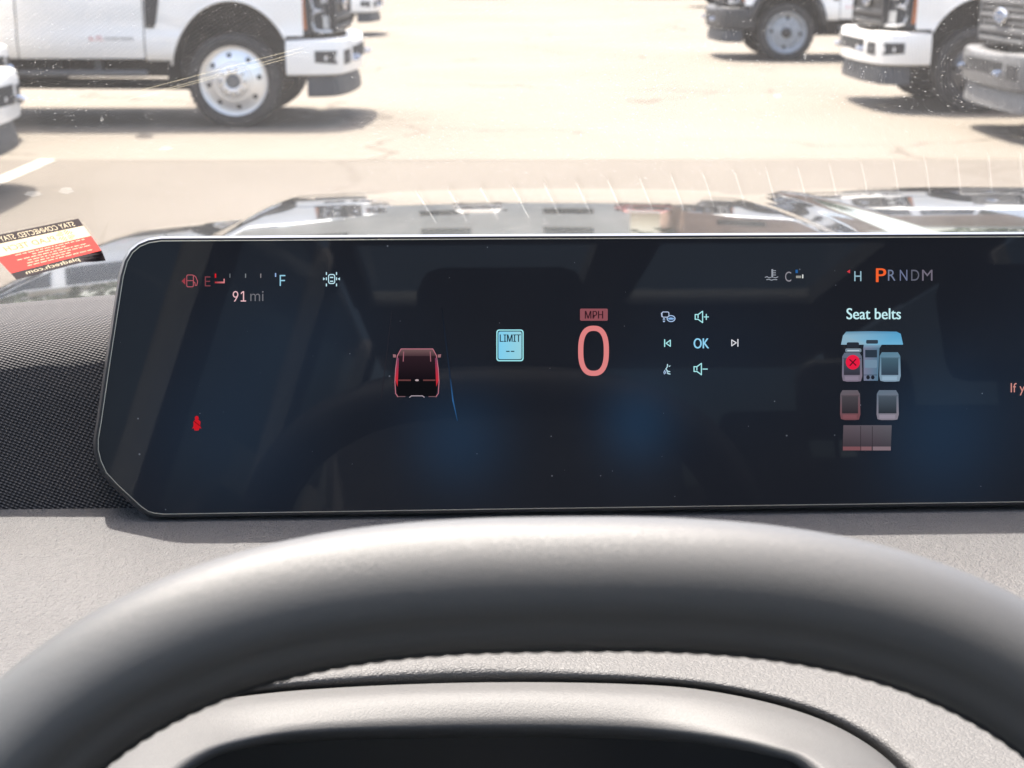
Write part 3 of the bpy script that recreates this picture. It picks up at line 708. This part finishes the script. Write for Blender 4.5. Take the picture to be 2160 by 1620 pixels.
# ---- what the display shows
pg = NT('display_pixels'); at_ = pg.n('ShaderNodeAttribute', attribute_name='Col'); em = pg.n('ShaderNodeEmission', i={'Color': at_.outputs['Color']})
pixm = pg.done(em.outputs[0])
CY, ICE, PK = (172,236,240), (190,228,240), (172,88,98)
class GX:
    def __init__(s): s.v = []; s.f = []; s.c = []; s.lay = 0
    def poly(s, pts, col, lay=0):
        o = len(s.v); s.v += [(p[0], p[1], lay) for p in pts]; s.f.append(list(range(o, o+len(pts))))
        s.c += list(col) if isinstance(col[0], (tuple, list)) else [col]*len(pts); return s
    def rect(s, x0, y0, x1, y1, col, lay=0): return s.poly([(x0,y0),(x1,y0),(x1,y1),(x0,y1)], col, lay)
    def stroke(s, pts, wd, col, closed=False, lay=0):
        if closed is not True and closed: lay, closed = closed, False
        n = len(pts)
        for i in range(n if closed else n-1):
            a, b = Vector(pts[i]), Vector(pts[(i+1) % n]); d = (b-a).normalized()*wd/2; e = Vector((-d.y, d.x))
            s.poly([a-d*.7-e, b+d*.7-e, b+d*.7+e, a-d*.7+e], col, lay)
        return s
    def disc(s, x, y, rx, ry, col, lay=0, n=28): return s.poly([(x+rx*cos(2*pi*k/n), y+ry*sin(2*pi*k/n)) for k in range(n)], col, lay)
    def rr(s, x0, y0, x1, y1, r, col=None, lay=0, line=0):
        pts = []
        for cx, cy, a0 in ((x1-r,y0+r,-90),(x1-r,y1-r,0),(x0+r,y1-r,90),(x0+r,y0+r,180)):
            for k in range(5): a = radians(a0+90*k/4); pts.append((cx+r*cos(a), cy+r*sin(a)))
        return s.stroke(pts, line, col, True, lay) if line else s.poly(pts, col, lay)
    def bold(s, t, x0, y0, x1, y1, col, lay=0, w=.4):
        for d in (-w, 0, w): s.text(t, x0+d, y0, x1+d, y1, col, lay)
        return s
    def text(s, t, x0, y0, x1, y1, col, lay=0):
        vs, fs = text2d(t); o = len(s.v); s.v += [(x0+(x1-x0)*u, y1+(y0-y1)*v, lay) for u, v in vs]; s.c += [col]*len(vs)
        s.f += [[o+k for k in f] for f in fs]; return s
    def build(s, name):
        me = bpy.data.meshes.new(name); me.from_pydata([sp(x, y, .0003+l*.00025) for x, y, l in s.v], [], s.f)
        ca = me.color_attributes.new('Col', 'FLOAT_COLOR', 'POINT')
        for k, c in enumerate(s.c): ca.data[k].color = scr(c)
        me.materials.append(pixm); o = bpy.data.objects.new(name, me); COL.objects.link(o); o.parent = disp; return o
# fuel
G = GX(); G.poly([(383,593),(391,585),(391,601)], (150,60,70)); G.rr(394,580,408,605,3,PK,0,1.8); G.stroke([(394,592),(408,592)],1.6,PK); G.stroke([(408,594),(411,596),(412,602),(415,602),(417,594),(413,584),(409,581)],1.7,PK)
G.text('E',432,583,444,604,(122,62,70)); G.rect(453,577,456,586,(215,30,40)); G.poly([(453,594),(474,594),(474,597.5),(453,597.5)],[(165,40,50),(215,130,135),(215,130,135),(165,40,50)]); G.rect(471.5,588,474,594,(215,135,140))
for x, c in ((485,(95,100,105)),(518,(120,125,130)),(550,(130,125,128))): G.rect(x-1.2,577,x+1.2,586,c)
G.rect(580,576,582.6,584,(150,180,225)); G.text('F',590,580,602,603,(150,204,226)); G.build('fuel_gauge')
G = GX(); G.text('91',491,614,519,636,(238,190,196)); G.text('mi',528,614,556,635,(112,112,118)); G.build('range_readout')
G = GX(); G.rr(693,579,706,598,4,ICE,0,2); G.rect(696,584,703,586.5,ICE); G.rect(696,592,703,594.5,ICE)
for x in (688.5,709.8):
    for y in (574,585,598): G.rect(x-1.1,y,x+1.1,y+6,ICE)
G.poly([(681.5,585),(686,588.3),(681.5,591.5)],ICE); G.poly([(717,585),(712.4,588.3),(717,591.5)],ICE); G.build('lane_keeping_icon')
# temperature
tc = (150,156,166); G = GX(); G.stroke([(1629,569),(1629,584)],3.6,tc)
for y in (571,575.5,580): G.stroke([(1631,y),(1636,y)],1.8,tc)
G.stroke([(1614,585),(1618,583.5),(1622,586),(1626,585)],1.7,tc); G.stroke([(1632,585),(1636,586),(1641,584)],1.7,tc); G.stroke([(1617,590),(1622,589),(1627,591),(1633,589.5),(1639,590)],1.7,tc)
G.text('C',1656,573,1669,594,(140,138,146)); G.rect(1678,569,1683,576,(40,95,155)); G.rect(1679,581.5,1690,586.5,(150,150,145)); G.rect(1692,579,1694.5,587,(225,228,225))
G.poly([(1786,573),(1793,568.5),(1793,576.5)],(205,60,70)); G.text('H',1802,572,1817,593,(150,186,200)); G.build('temperature_gauge')
G = GX(); G.bold('P',1848,566,1869,595,(242,98,48)); G.text('R',1873,569,1889,592,(112,122,148)); G.text('N',1898,569,1914,592,(108,116,146)); G.text('D',1922,569,1939,592,(96,98,112)); G.text('M',1945,569,1967,592,(112,106,120)); G.build('gear_indicator')
# speed
G = GX(); G.rr(1047,695,1104.5,762,6,(160,232,240)); G.rr(1049.4,697.4,1102.1,759.6,4.5,(20,40,52),2); G.rr(1051.3,699.3,1100.2,757.7,3.5,[(150,208,222)]*10+[(128,206,238)]*10,4); G.bold('LIMIT',1054.5,705.5,1098,721,(28,42,54),6); G.rect(1067.5,740,1075,742.2,(24,40,52),6); G.rect(1077.5,740,1085,742.2,(24,40,52),6); G.build('speed_limit_sign')
G = GX(); G.rr(1223.5,651,1282,676.5,2.5,(140,80,88)); G.bold('MPH',1234,656,1272,672,(54,26,34),1)
n = 64; ring = lambda a, b, e: [(1252+a*(abs(cos(2*pi*k/n))**(2/e))*(1 if cos(2*pi*k/n) >= 0 else -1), 740+b*(abs(sin(2*pi*k/n))**(2/e))*(1 if sin(2*pi*k/n) >= 0 else -1)) for k in range(n)]
ro, ri = ring(32.5,53,2.5), ring(21.5,42,2.6)
for k in range(n): G.poly([ro[k], ro[(k+1) % n], ri[(k+1) % n], ri[k]], (220,130,130))
G.build('speed_readout')
# controls
def speaker(x, y, sign):
    G = GX(); G.stroke([(x-14,y-5),(x-8,y-5),(x+1.5,y-12),(x+1.5,y+12),(x-8,y+5),(x-14,y+5)],2.1,CY,True); G.stroke([(x-8,y-5),(x-8,y+2)],2,CY)
    G.stroke([(x+4.5,y),(x+14,y)],2,CY)
    if sign > 0: G.stroke([(x+9.3,y-5.5),(x+9.3,y+5.5)],2,CY)
    return G.build('volume_icon')
speaker(1480.5,668.5,1); speaker(1478,778.5,-1)
G = GX(); G.stroke([(1402,716.5),(1402,731)],2.2,CY); G.stroke([(1414,717.5),(1405,724),(1414,730.5)],2,CY,True); G.build('skip_icon')
wc = (222,222,228); G = GX(); G.stroke([(1556.5,716),(1556.5,730.5)],2.2,wc); G.stroke([(1543.5,717),(1553,723),(1543.5,729.5)],2,wc,True); G.build('skip_icon')
G = GX(); G.bold('OK',1463.5,713.5,1495.5,735,(146,212,244)); G.build('confirm_button')
vc = (178,205,240); G = GX(); G.rr(1396.5,658,1411,669,3,(180,196,225),0,1.8); G.stroke([(1396,668),(1395,661),(1398,658)],1.6,(180,196,225)); G.disc(1415.5,672,9.2,7.2,vc); G.disc(1415.5,672,7.4,5.5,(28,44,72),1); G.poly([(1408.5,671.3),(1415,669.6),(1422.5,671.3),(1420,674),(1411,674)],(140,185,235),2)
G.poly([(1397.5,674),(1400.5,670.5),(1403.5,674)],vc); G.poly([(1397.5,676.5),(1403.5,676.5),(1400.5,680)],vc); G.build('display_adjust_icon')
G = GX(); G.stroke([(1408,768.5),(1407.5,774),(1404.5,778.5),(1407,781),(1408.5,783),(1413,784)],1.9,ICE); G.stroke([(1408.5,784.5),(1408.5,788),(1413.5,789)],1.9,ICE); G.poly([(1409.5,772),(1415,771),(1412,774)],ICE); G.stroke([(1402.5,781),(1400.5,785),(1401.5,789)],1.6,vc); G.stroke([(1405.5,782.5),(1404,785),(1404.5,787.5)],1.6,vc); G.build('voice_icon')
# seat belts
G = GX(); G.bold('Seat belts',1786,650,1900,673.5,(198,240,246)); G.build('seat_belt_title')
G = GX()
b1, b2, b3 = (96,140,165), (110,176,212), (140,176,196)
G.poly([(1774,727),(1778,708),(1785,699.5),(1838,698.5),(1891,699.5),(1900,704),(1905,727),(1860,727),(1822,727)],[b3,b3,b1,(92,138,170),(84,150,192),(84,158,200),b2,b2,b3])
G.poly([(1822,727),(1860,727),(1855,735),(1852,803),(1822,803),(1821,735)],[(120,160,185)]*2+[(84,118,142)]*2+[(118,122,146)]*2,1)
G.rr(1827,717,1852,725,2,(50,62,76),2); G.poly([(1825,738),(1850,738),(1850,754),(1825,754)],(44,56,70),2); G.rr(1824,759,1850,776,2,(112,138,160),2); G.stroke([(1823,791),(1850,791)],1.5,(60,76,92),2); G.disc(1831,796,3.8,4.2,(30,34,44),3); G.disc(1841,796,3.8,4.2,(30,34,44),3)
def seat(x0, y0, x1, y1, top, mid, low, lay=0):
    m = y0+(y1-y0)*.36; sl = 1.5
    pts = [(x0+5,y0),(x1-6,y0),(x1-1,y0+8),(x1,y1-12),(x1-3,y1-1),(x1-12,y1),(x0+10,y1),(x0+2,y1-2),(x0,y1-12),(x0+.5,y0+8)]
    G.poly(pts, [top,top,top,low,low,low,low,low,low,top], lay)
    G.poly([(x0+4,y0+13),(x1-5,y0+13),(x1-5,y1-14),(x0+4,y1-14)], [mid,mid,low,low] if False else [tuple(int(v*.75) for v in top)]*2+[mid]*2, lay+1)
    G.rect(x0+6,y1-11,x1-8,y1-3,tuple(min(255, int(v*1.12)) for v in low),lay+1); G.stroke([(x0+3,y0+12),(x1-3,y0+12)],1.1,tuple(int(v*.55) for v in top),lay+2)
seat(1776,744,1819,805,(96,104,122),(52,50,62),(122,112,128)); seat(1855,743,1900,805,(92,128,150),(50,64,80),(128,152,172))
G.rr(1783,735,1817,743,3,(120,136,150),1); G.rr(1786,722,1812,733,3,(40,46,56),2); G.stroke([(1788,739.5),(1812,739.5)],2,(190,205,215),2)
G.disc(1799,764,15,15.5,(228,30,66),4); G.stroke([(1792.5,758.5),(1805.5,770.5)],2.4,(74,16,32),5); G.stroke([(1805,758),(1793,771)],2.4,(74,16,32),5)
seat(1772,823,1815,886,(98,92,100),(48,44,50),(112,72,78)); seat(1849,823,1896,886,(98,112,128),(44,50,58),(128,122,134))
rw = [(104,92,98),(98,92,98),(108,104,110)]
G.poly([(1779,897),(1881,897),(1879,951),(1777,951)],[(92,82,90),(92,90,98),(60,56,64),(56,48,54)]); G.rect(1778,942,1815,950,(122,80,86),1); G.rect(1816.5,942,1838.5,950,(128,94,100),1); G.rect(1841,942,1879,950,(128,110,118),1); G.stroke([(1815.5,899),(1815.5,950)],1,(40,36,42),2); G.stroke([(1840,899),(1840,950)],1,(40,36,42),2)
G.build('seat_diagram')
G = GX(); G.text('If y',2132,808,2162,834,(205,140,132)); G.build('message_text')
rd = (196,26,38); G = GX(); G.disc(415,882,4.2,4.8,rd); G.poly([(408,889),(411,885.5),(419,885.5),(423,889),(422,899),(425,904),(421,903),(419,908),(410,908),(409,903),(405,905),(408,899)],rd); G.stroke([(409,888),(421,898)],1.4,(90,12,20),lay=1); G.build('seat_belt_warning')
# rear view of the vehicle
G = GX(); pk = (182,112,126); pd = (120,46,60)
G.poly([(846,737),(914,737),(921,751),(838,751)],[(112,86,88)]*2+[(70,50,56)]*2); G.poly([(838,751),(921,751),(925,800),(834,800)],[(44,30,37)]*2+[(22,17,23)]*2); G.poly([(834,800),(925,800),(920,836),(838,836)],(16,16,20))
for sg in (-1, 1):
    f = lambda x: 879.5+sg*x
    G.stroke([(f(34),737),(f(41),750),(f(45),778),(f(46.5),805),(f(45),830),(f(40),837)],1.8,pk,lay=1); G.stroke([(f(28),742),(f(29),762)],1.8,(160,100,112),lay=1)
    G.poly([(f(38),755),(f(42),755),(f(46),800),(f(41),816),(f(40),800)],[(110,60,90)]*2+[(205,40,50)]*3,1); G.poly([(f(44),748),(f(51),747),(f(50),754),(f(44),754)],(150,106,112),1)
    G.stroke([(f(14),802),(f(38),802)],3,(105,62,62),lay=1); G.stroke([(f(25),836.5),(f(42),836.5)],1.6,(120,90,96),lay=1)
G.stroke([(846,736),(913,736)],1.8,pk,lay=1); G.stroke([(864,838),(868,835),(891,835),(895,838)],1.7,(175,160,170),lay=1); G.disc(879.5,802,4,2,(190,170,175),3); G.build('vehicle_graphic')
G = GX(); G.poly([(931,650),(933,650),(951,800),(949,800)],[(25,28,36)]*2+[(27,44,66)]*2); G.poly([(949,800),(951.5,800),(957,845),(954,845)],[(30,58,90)]*2+[(48,96,146)]*2); G.poly([(954,845),(957,845),(965.5,887),(964,887)],[(48,96,146)]*2+[(30,66,104)]*2); G.poly([(826,655),(827.2,655),(805,840),(803.8,840)],[(38,38,46)]*2+[(44,40,47)]*2); G.build('lane_line')

# ---- steering wheel
TAU = radians(24); WUv = Vector((0, sin(TAU), cos(TAU))); WNv = Vector((0, -cos(TAU), sin(TAU)))
top = atY(1195, 1228, .405); roll = radians(-.3)
RX = Vector((1,0,0)); Rm = Matrix.Rotation(roll, 3, WNv)
A_, B_, NE = .196, .172, 2.65
WC = top - (Rm @ WUv)*B_
RX, WUv = Rm @ RX, Rm @ WUv
NP = 260
def wpath(k):
    a = 2*pi*k/NP; c, s_ = cos(a), sin(a)
    return WC + RX*(A_*abs(c)**(2/NE)*(1 if c >= 0 else -1)) + WUv*(B_*abs(s_)**(2/NE)*(1 if s_ >= 0 else -1))
pth = resample([wpath(k) for k in range(NP+1)], 321)[:-1]
NS = 44; rings = []; frames = []
for i, p in enumerate(pth):
    t = (pth[(i+1) % 320]-pth[i-1]).normalized(); er = t.cross(WNv).normalized()
    if er.dot(p-WC) < 0: er = -er
    frames.append((p, t, er)); ring = []
    for k in range(NS):
        f = 2*pi*k/NS; gr = lambda c, wd: math.exp(-((f-c)/wd)**2)
        m = 1 - .085*gr(radians(131), radians(10)) - .02*gr(radians(60), radians(18))
        ring.append(p + er*(.0194*cos(f)*m) + WNv*(.0172*sin(f)*m))
    rings.append(ring)
sw = MB().loft(rings, True, loop=True).build('steering_wheel', wheel_leather, suv, 80)
stm = P('stitch_thread', (.035,.035,.037), .7); st = MB(); rr_ = []
L_ = resample(pth+[pth[0]], 1401)[:-1]
pts = []; rad = []
for i in range(1400):
    u = i/1400*320; a = frames[int(u) % 320]; b_ = frames[(int(u)+1) % 320]; fr_ = u-int(u)
    p = a[0].lerp(b_[0], fr_); er = a[2].lerp(b_[2], fr_)
    pts.append(p - er*.0192 - WNv*.001); rad.append(.0012+.0004*abs(sin(pi*i/7)))
st.tube(pts, rad, 6, loop=True); st.build('stitching', stm, sw)
hb = MB(); hub = []
for d, sc_ in ((.0,.6),(.03,1),(.045,.96),(.05,.8)):
    hub.append([WC - WUv*.035 - WNv*.075 + WNv*d + RX*(.095*sc_*abs(cos(2*pi*k/40))**(2/3.2)*(1 if cos(2*pi*k/40) >= 0 else -1)) + WUv*(.060*sc_*abs(sin(2*pi*k/40))**(2/3.2)*(1 if sin(2*pi*k/40) >= 0 else -1)) for k in range(40)])
hb.loft(hub, True, True); hb.build('hub', cabin_dark, sw)
for s_ in (1, -1):
    sk = MB(); c = WC - WUv*.035 - WNv*.045
    sk.tube([c + RX*.08*s_, c + RX*.13*s_ + WNv*.02, WC - WUv*.03 + RX*.182*s_], [.022,.018,.014], 10); sk.build('spoke', cabin_dark, sw)
cl = MB(); cl.tube([WC - WUv*.035 - WNv*.07, WC - WUv*.06 - WNv*.20], .05, 16); cl.build('steering_column', cabin_dark, suv)
# ---- cabin around and behind the camera
rf = MB(); rf.box((XC,-.74,1.86), (1.52,1.90,.05), ch=.02); rf.box((XC,-3.085,1.86), (1.52,1.27,.05), ch=.02)
for x0, x1 in ((XC-.76,-.25),(.30,.44),(.95,XC+.76)): rf.box(((x0+x1)/2,-2.07,1.86), (x1-x0,.78,.046))
rf.build('roof', headliner, suv)
for x0, x1 in ((-.25,.30),(.44,.95)): MB().add([(x0,-1.68,1.868),(x1,-1.68,1.868),(x1,-2.46,1.868),(x0,-2.46,1.868)], [(0,1,2,3)]).build('added_roof_pane', sidem, suv, 0)  # unseen roof panes, added so pale panels mirror in the display
rv = MB(); rv.box((XC,.30,1.70), (.24,.03,.07), ch=.012); rv.tube([(XC,.32,1.73),(XC,.36,1.70)], .012); rv.build('mirror', cabin_dark, suv)
for s_ in (-1, 1):
    xs = lambda d: XC+s_*d
    pl = MB()
    pl.tube([(xs(.96),1.22,1.12),(xs(.77),.20,1.83)], .045, 8)
    for y0, y1 in ((-.55,-.75),(-1.75,-1.95),(-3.1,-3.35)): pl.loft([[(xs(.93),y0,1.22),(xs(.93),y1,1.22),(xs(.97),y1,1.22),(xs(.97),y0,1.22)], [(xs(.75),y0-.05,1.86),(xs(.75),y1-.05,1.86),(xs(.80),y1-.05,1.86),(xs(.80),y0-.05,1.86)]], True, True)
    pl.build('pillar', headliner, suv)
    side_trim = P('door_trim', (.20,.195,.19), .6)
    dr = MB(); dr.box((xs(.95),-1.15,.80), (.10,4.6,.84), ch=.03); dr.box((xs(.88),-.05,1.12), (.08,.9,.06), ch=.02); dr.build('door', side_trim, suv)
    for y0, y1, m_ in ((1.0,-.55,sidem),(-.75,-1.75,privacy),(-1.95,-3.1,privacy)):
        yt = min(y0-.05, .30) if y0 > 0 else y0-.05
        q = [(xs(.95),y0,1.22),(xs(.95),y1,1.22),(xs(.775),y1-.05,1.84),(xs(.775),yt,1.84)]
        MB().add(q, [(0,1,2,3)]).build('side_window', m_, suv, 0)
bk = MB(); bk.box((XC,-3.45,.85), (1.86,.10,.74), ch=.03); bk.build('tailgate', cabin_dark, suv)
MB().add([(XC-.85,-3.42,1.22),(XC+.85,-3.42,1.22),(XC+.70,-3.30,1.84),(XC-.70,-3.30,1.84)], [(0,1,2,3)]).build('rear_window', privacy, suv, 0)
fl = MB(); fl.box((XC,-1.2,.40), (1.86,4.8,.06)); fl.build('floor', cabin_dark, suv)
def car_seat(x, y, wd, back=True):
    q = MB(); q.box((x,y,.72), (wd,.50,.16), ch=.05)
    R = Matrix.Rotation(radians(16), 3, 'X'); q.box((x,y-.36,1.06), (wd,.14,.62), R, ch=.05)
    o = q.build('seat', seat_mat, suv)
    for hx in ([x] if wd < .7 else [x-.45, x+.45]):
        h = MB(); h.box((hx,y-.47,1.50), (.27,.11,.19), R, ch=.04); h.tube([(hx-.05,y-.45,1.36),(hx-.05,y-.47,1.45)], .007); h.tube([(hx+.05,y-.45,1.36),(hx+.05,y-.47,1.45)], .007)
        h.build('headrest', seat_mat, o)
car_seat(0.06,-.30,.54); car_seat(.90,-.30,.54); car_seat(.06,-1.35,.54); car_seat(.90,-1.35,.54); car_seat(XC,-2.45,1.3)

# ---- sticker on the glass, printed for readers outside (so its lettering runs backwards in here)
TR, BR, BL, TL = (165,461), (223,540), (35,590), (-45,504)
stk = None; M4 = [thin('sticker_black', (.035,.030,.031)), thin('sticker_cream', (.33,.285,.205)), thin('sticker_red', (.33,.045,.04)), thin('sticker_ink', (.34,.295,.21)), thin('sticker_gold', (.13,.09,.035))]
def kp(s, t, off=0.0):                                    # s: 0 right edge .. 1 left, t: 0 top .. 1 bottom
    x = (TR[0]*(1-t)+BR[0]*t)*(1-s) + (TL[0]*(1-t)+BL[0]*t)*s; y = (TR[1]*(1-t)+BR[1]*t)*(1-s) + (TL[1]*(1-t)+BL[1]*t)*s
    curl = .014*max(0, (t-.80)/.20)**2*max(0, (.22-s)/.22) ; x -= 0; y += 10*max(0,(t-.8)/.2)**2*sstep(.3,0,s)
    return wp(x, y, .0015+off+curl)
from mathutils.geometry import delaunay_2d_cdt
kv, kf, kmi = [], [], []
def kadd(vs, fs, mi):
    o = len(kv); kv.extend(Vector(v) for v in vs)
    for f in fs:
        g_ = [o+k for k in f]; ar = sum(kv[g_[i-1]].cross(kv[g_[i]]) for i in range(len(g_)))
        if abs(ar) < 1e-9: continue
        kf.append(g_ if ar > 0 else g_[::-1]); kmi.append(mi)
for (t0, t1, mi) in ((0,.19,0),(.19,.46,1),(.46,.845,2),(.845,1,0)):
    for i in range(8):
        for j in range(3 if t1 == 1 else 1):
            n_ = 3 if t1 == 1 else 1; ta, tb = t0+(t1-t0)*j/n_, t0+(t1-t0)*(j+1)/n_
            kadd([(i/8,ta),((i+1)/8,ta),((i+1)/8,tb),(i/8,tb)], [(0,1,2,3)], mi)
def ktext(txt, s0, s1, t0, t1, mi):
    vs, fs = text2d(txt); kadd([(s0+(s1-s0)*u, t1+(t0-t1)*v) for u, v in vs], fs, mi)
ktext('STAY CONNECTED. STAY SAFE.', .07, .99, .04, .155, 3); ktext('PLAD TECH', .34, .86, .27, .385, 4); ktext('pladtech.com', .27, .86, .868, .972, 3)
for q in range(4):
    for k in range(4):
        a = q*pi/2+pi/4; o = (k-1.5)*.022; d = Vector((cos(a), sin(a))); n_ = Vector((-d.y, d.x))
        p, r = d*(.012+abs(o)*1.0)+n_*o, d*.085+n_*o
        kadd([(.225+v.x, .325+v.y*1.45) for v in (p-n_*.0045, r-n_*.0045, r+n_*.0045, p+n_*.0045)], [(0,1,2,3)], 4)
rnd = random.Random(3)
for r, (sa, sb) in enumerate(((.08,.80),(.30,.62),(.10,.78),(.07,.72),(.30,.74),(.08,.76))):
    t = .495+.055*r; s = sa
    while s < sb:
        wl = .02+.05*rnd.random(); kadd([(s,t),(s+wl,t),(s+wl,t+.014),(s,t+.014)], [(0,1,2,3)], 3); s += wl+.014
cv, _e, cf, _a, _b, of = delaunay_2d_cdt(kv, [], kf, 1, 1e-6)
kb = MB(); kb.v = [tuple(kp(v.x, v.y)) for v in cv]
for f, src in zip(cf, of):
    kb.f.append(list(f)); kb.mi.append(kmi[max(src)] if src else 1)
stk = kb.build('sticker', M4, None, 0)
stk.rotation_euler = (0,0,CARYAW)
tag(stk, 'red, cream and black sticker with backwards lettering stuck on the windshield', 'sticker')
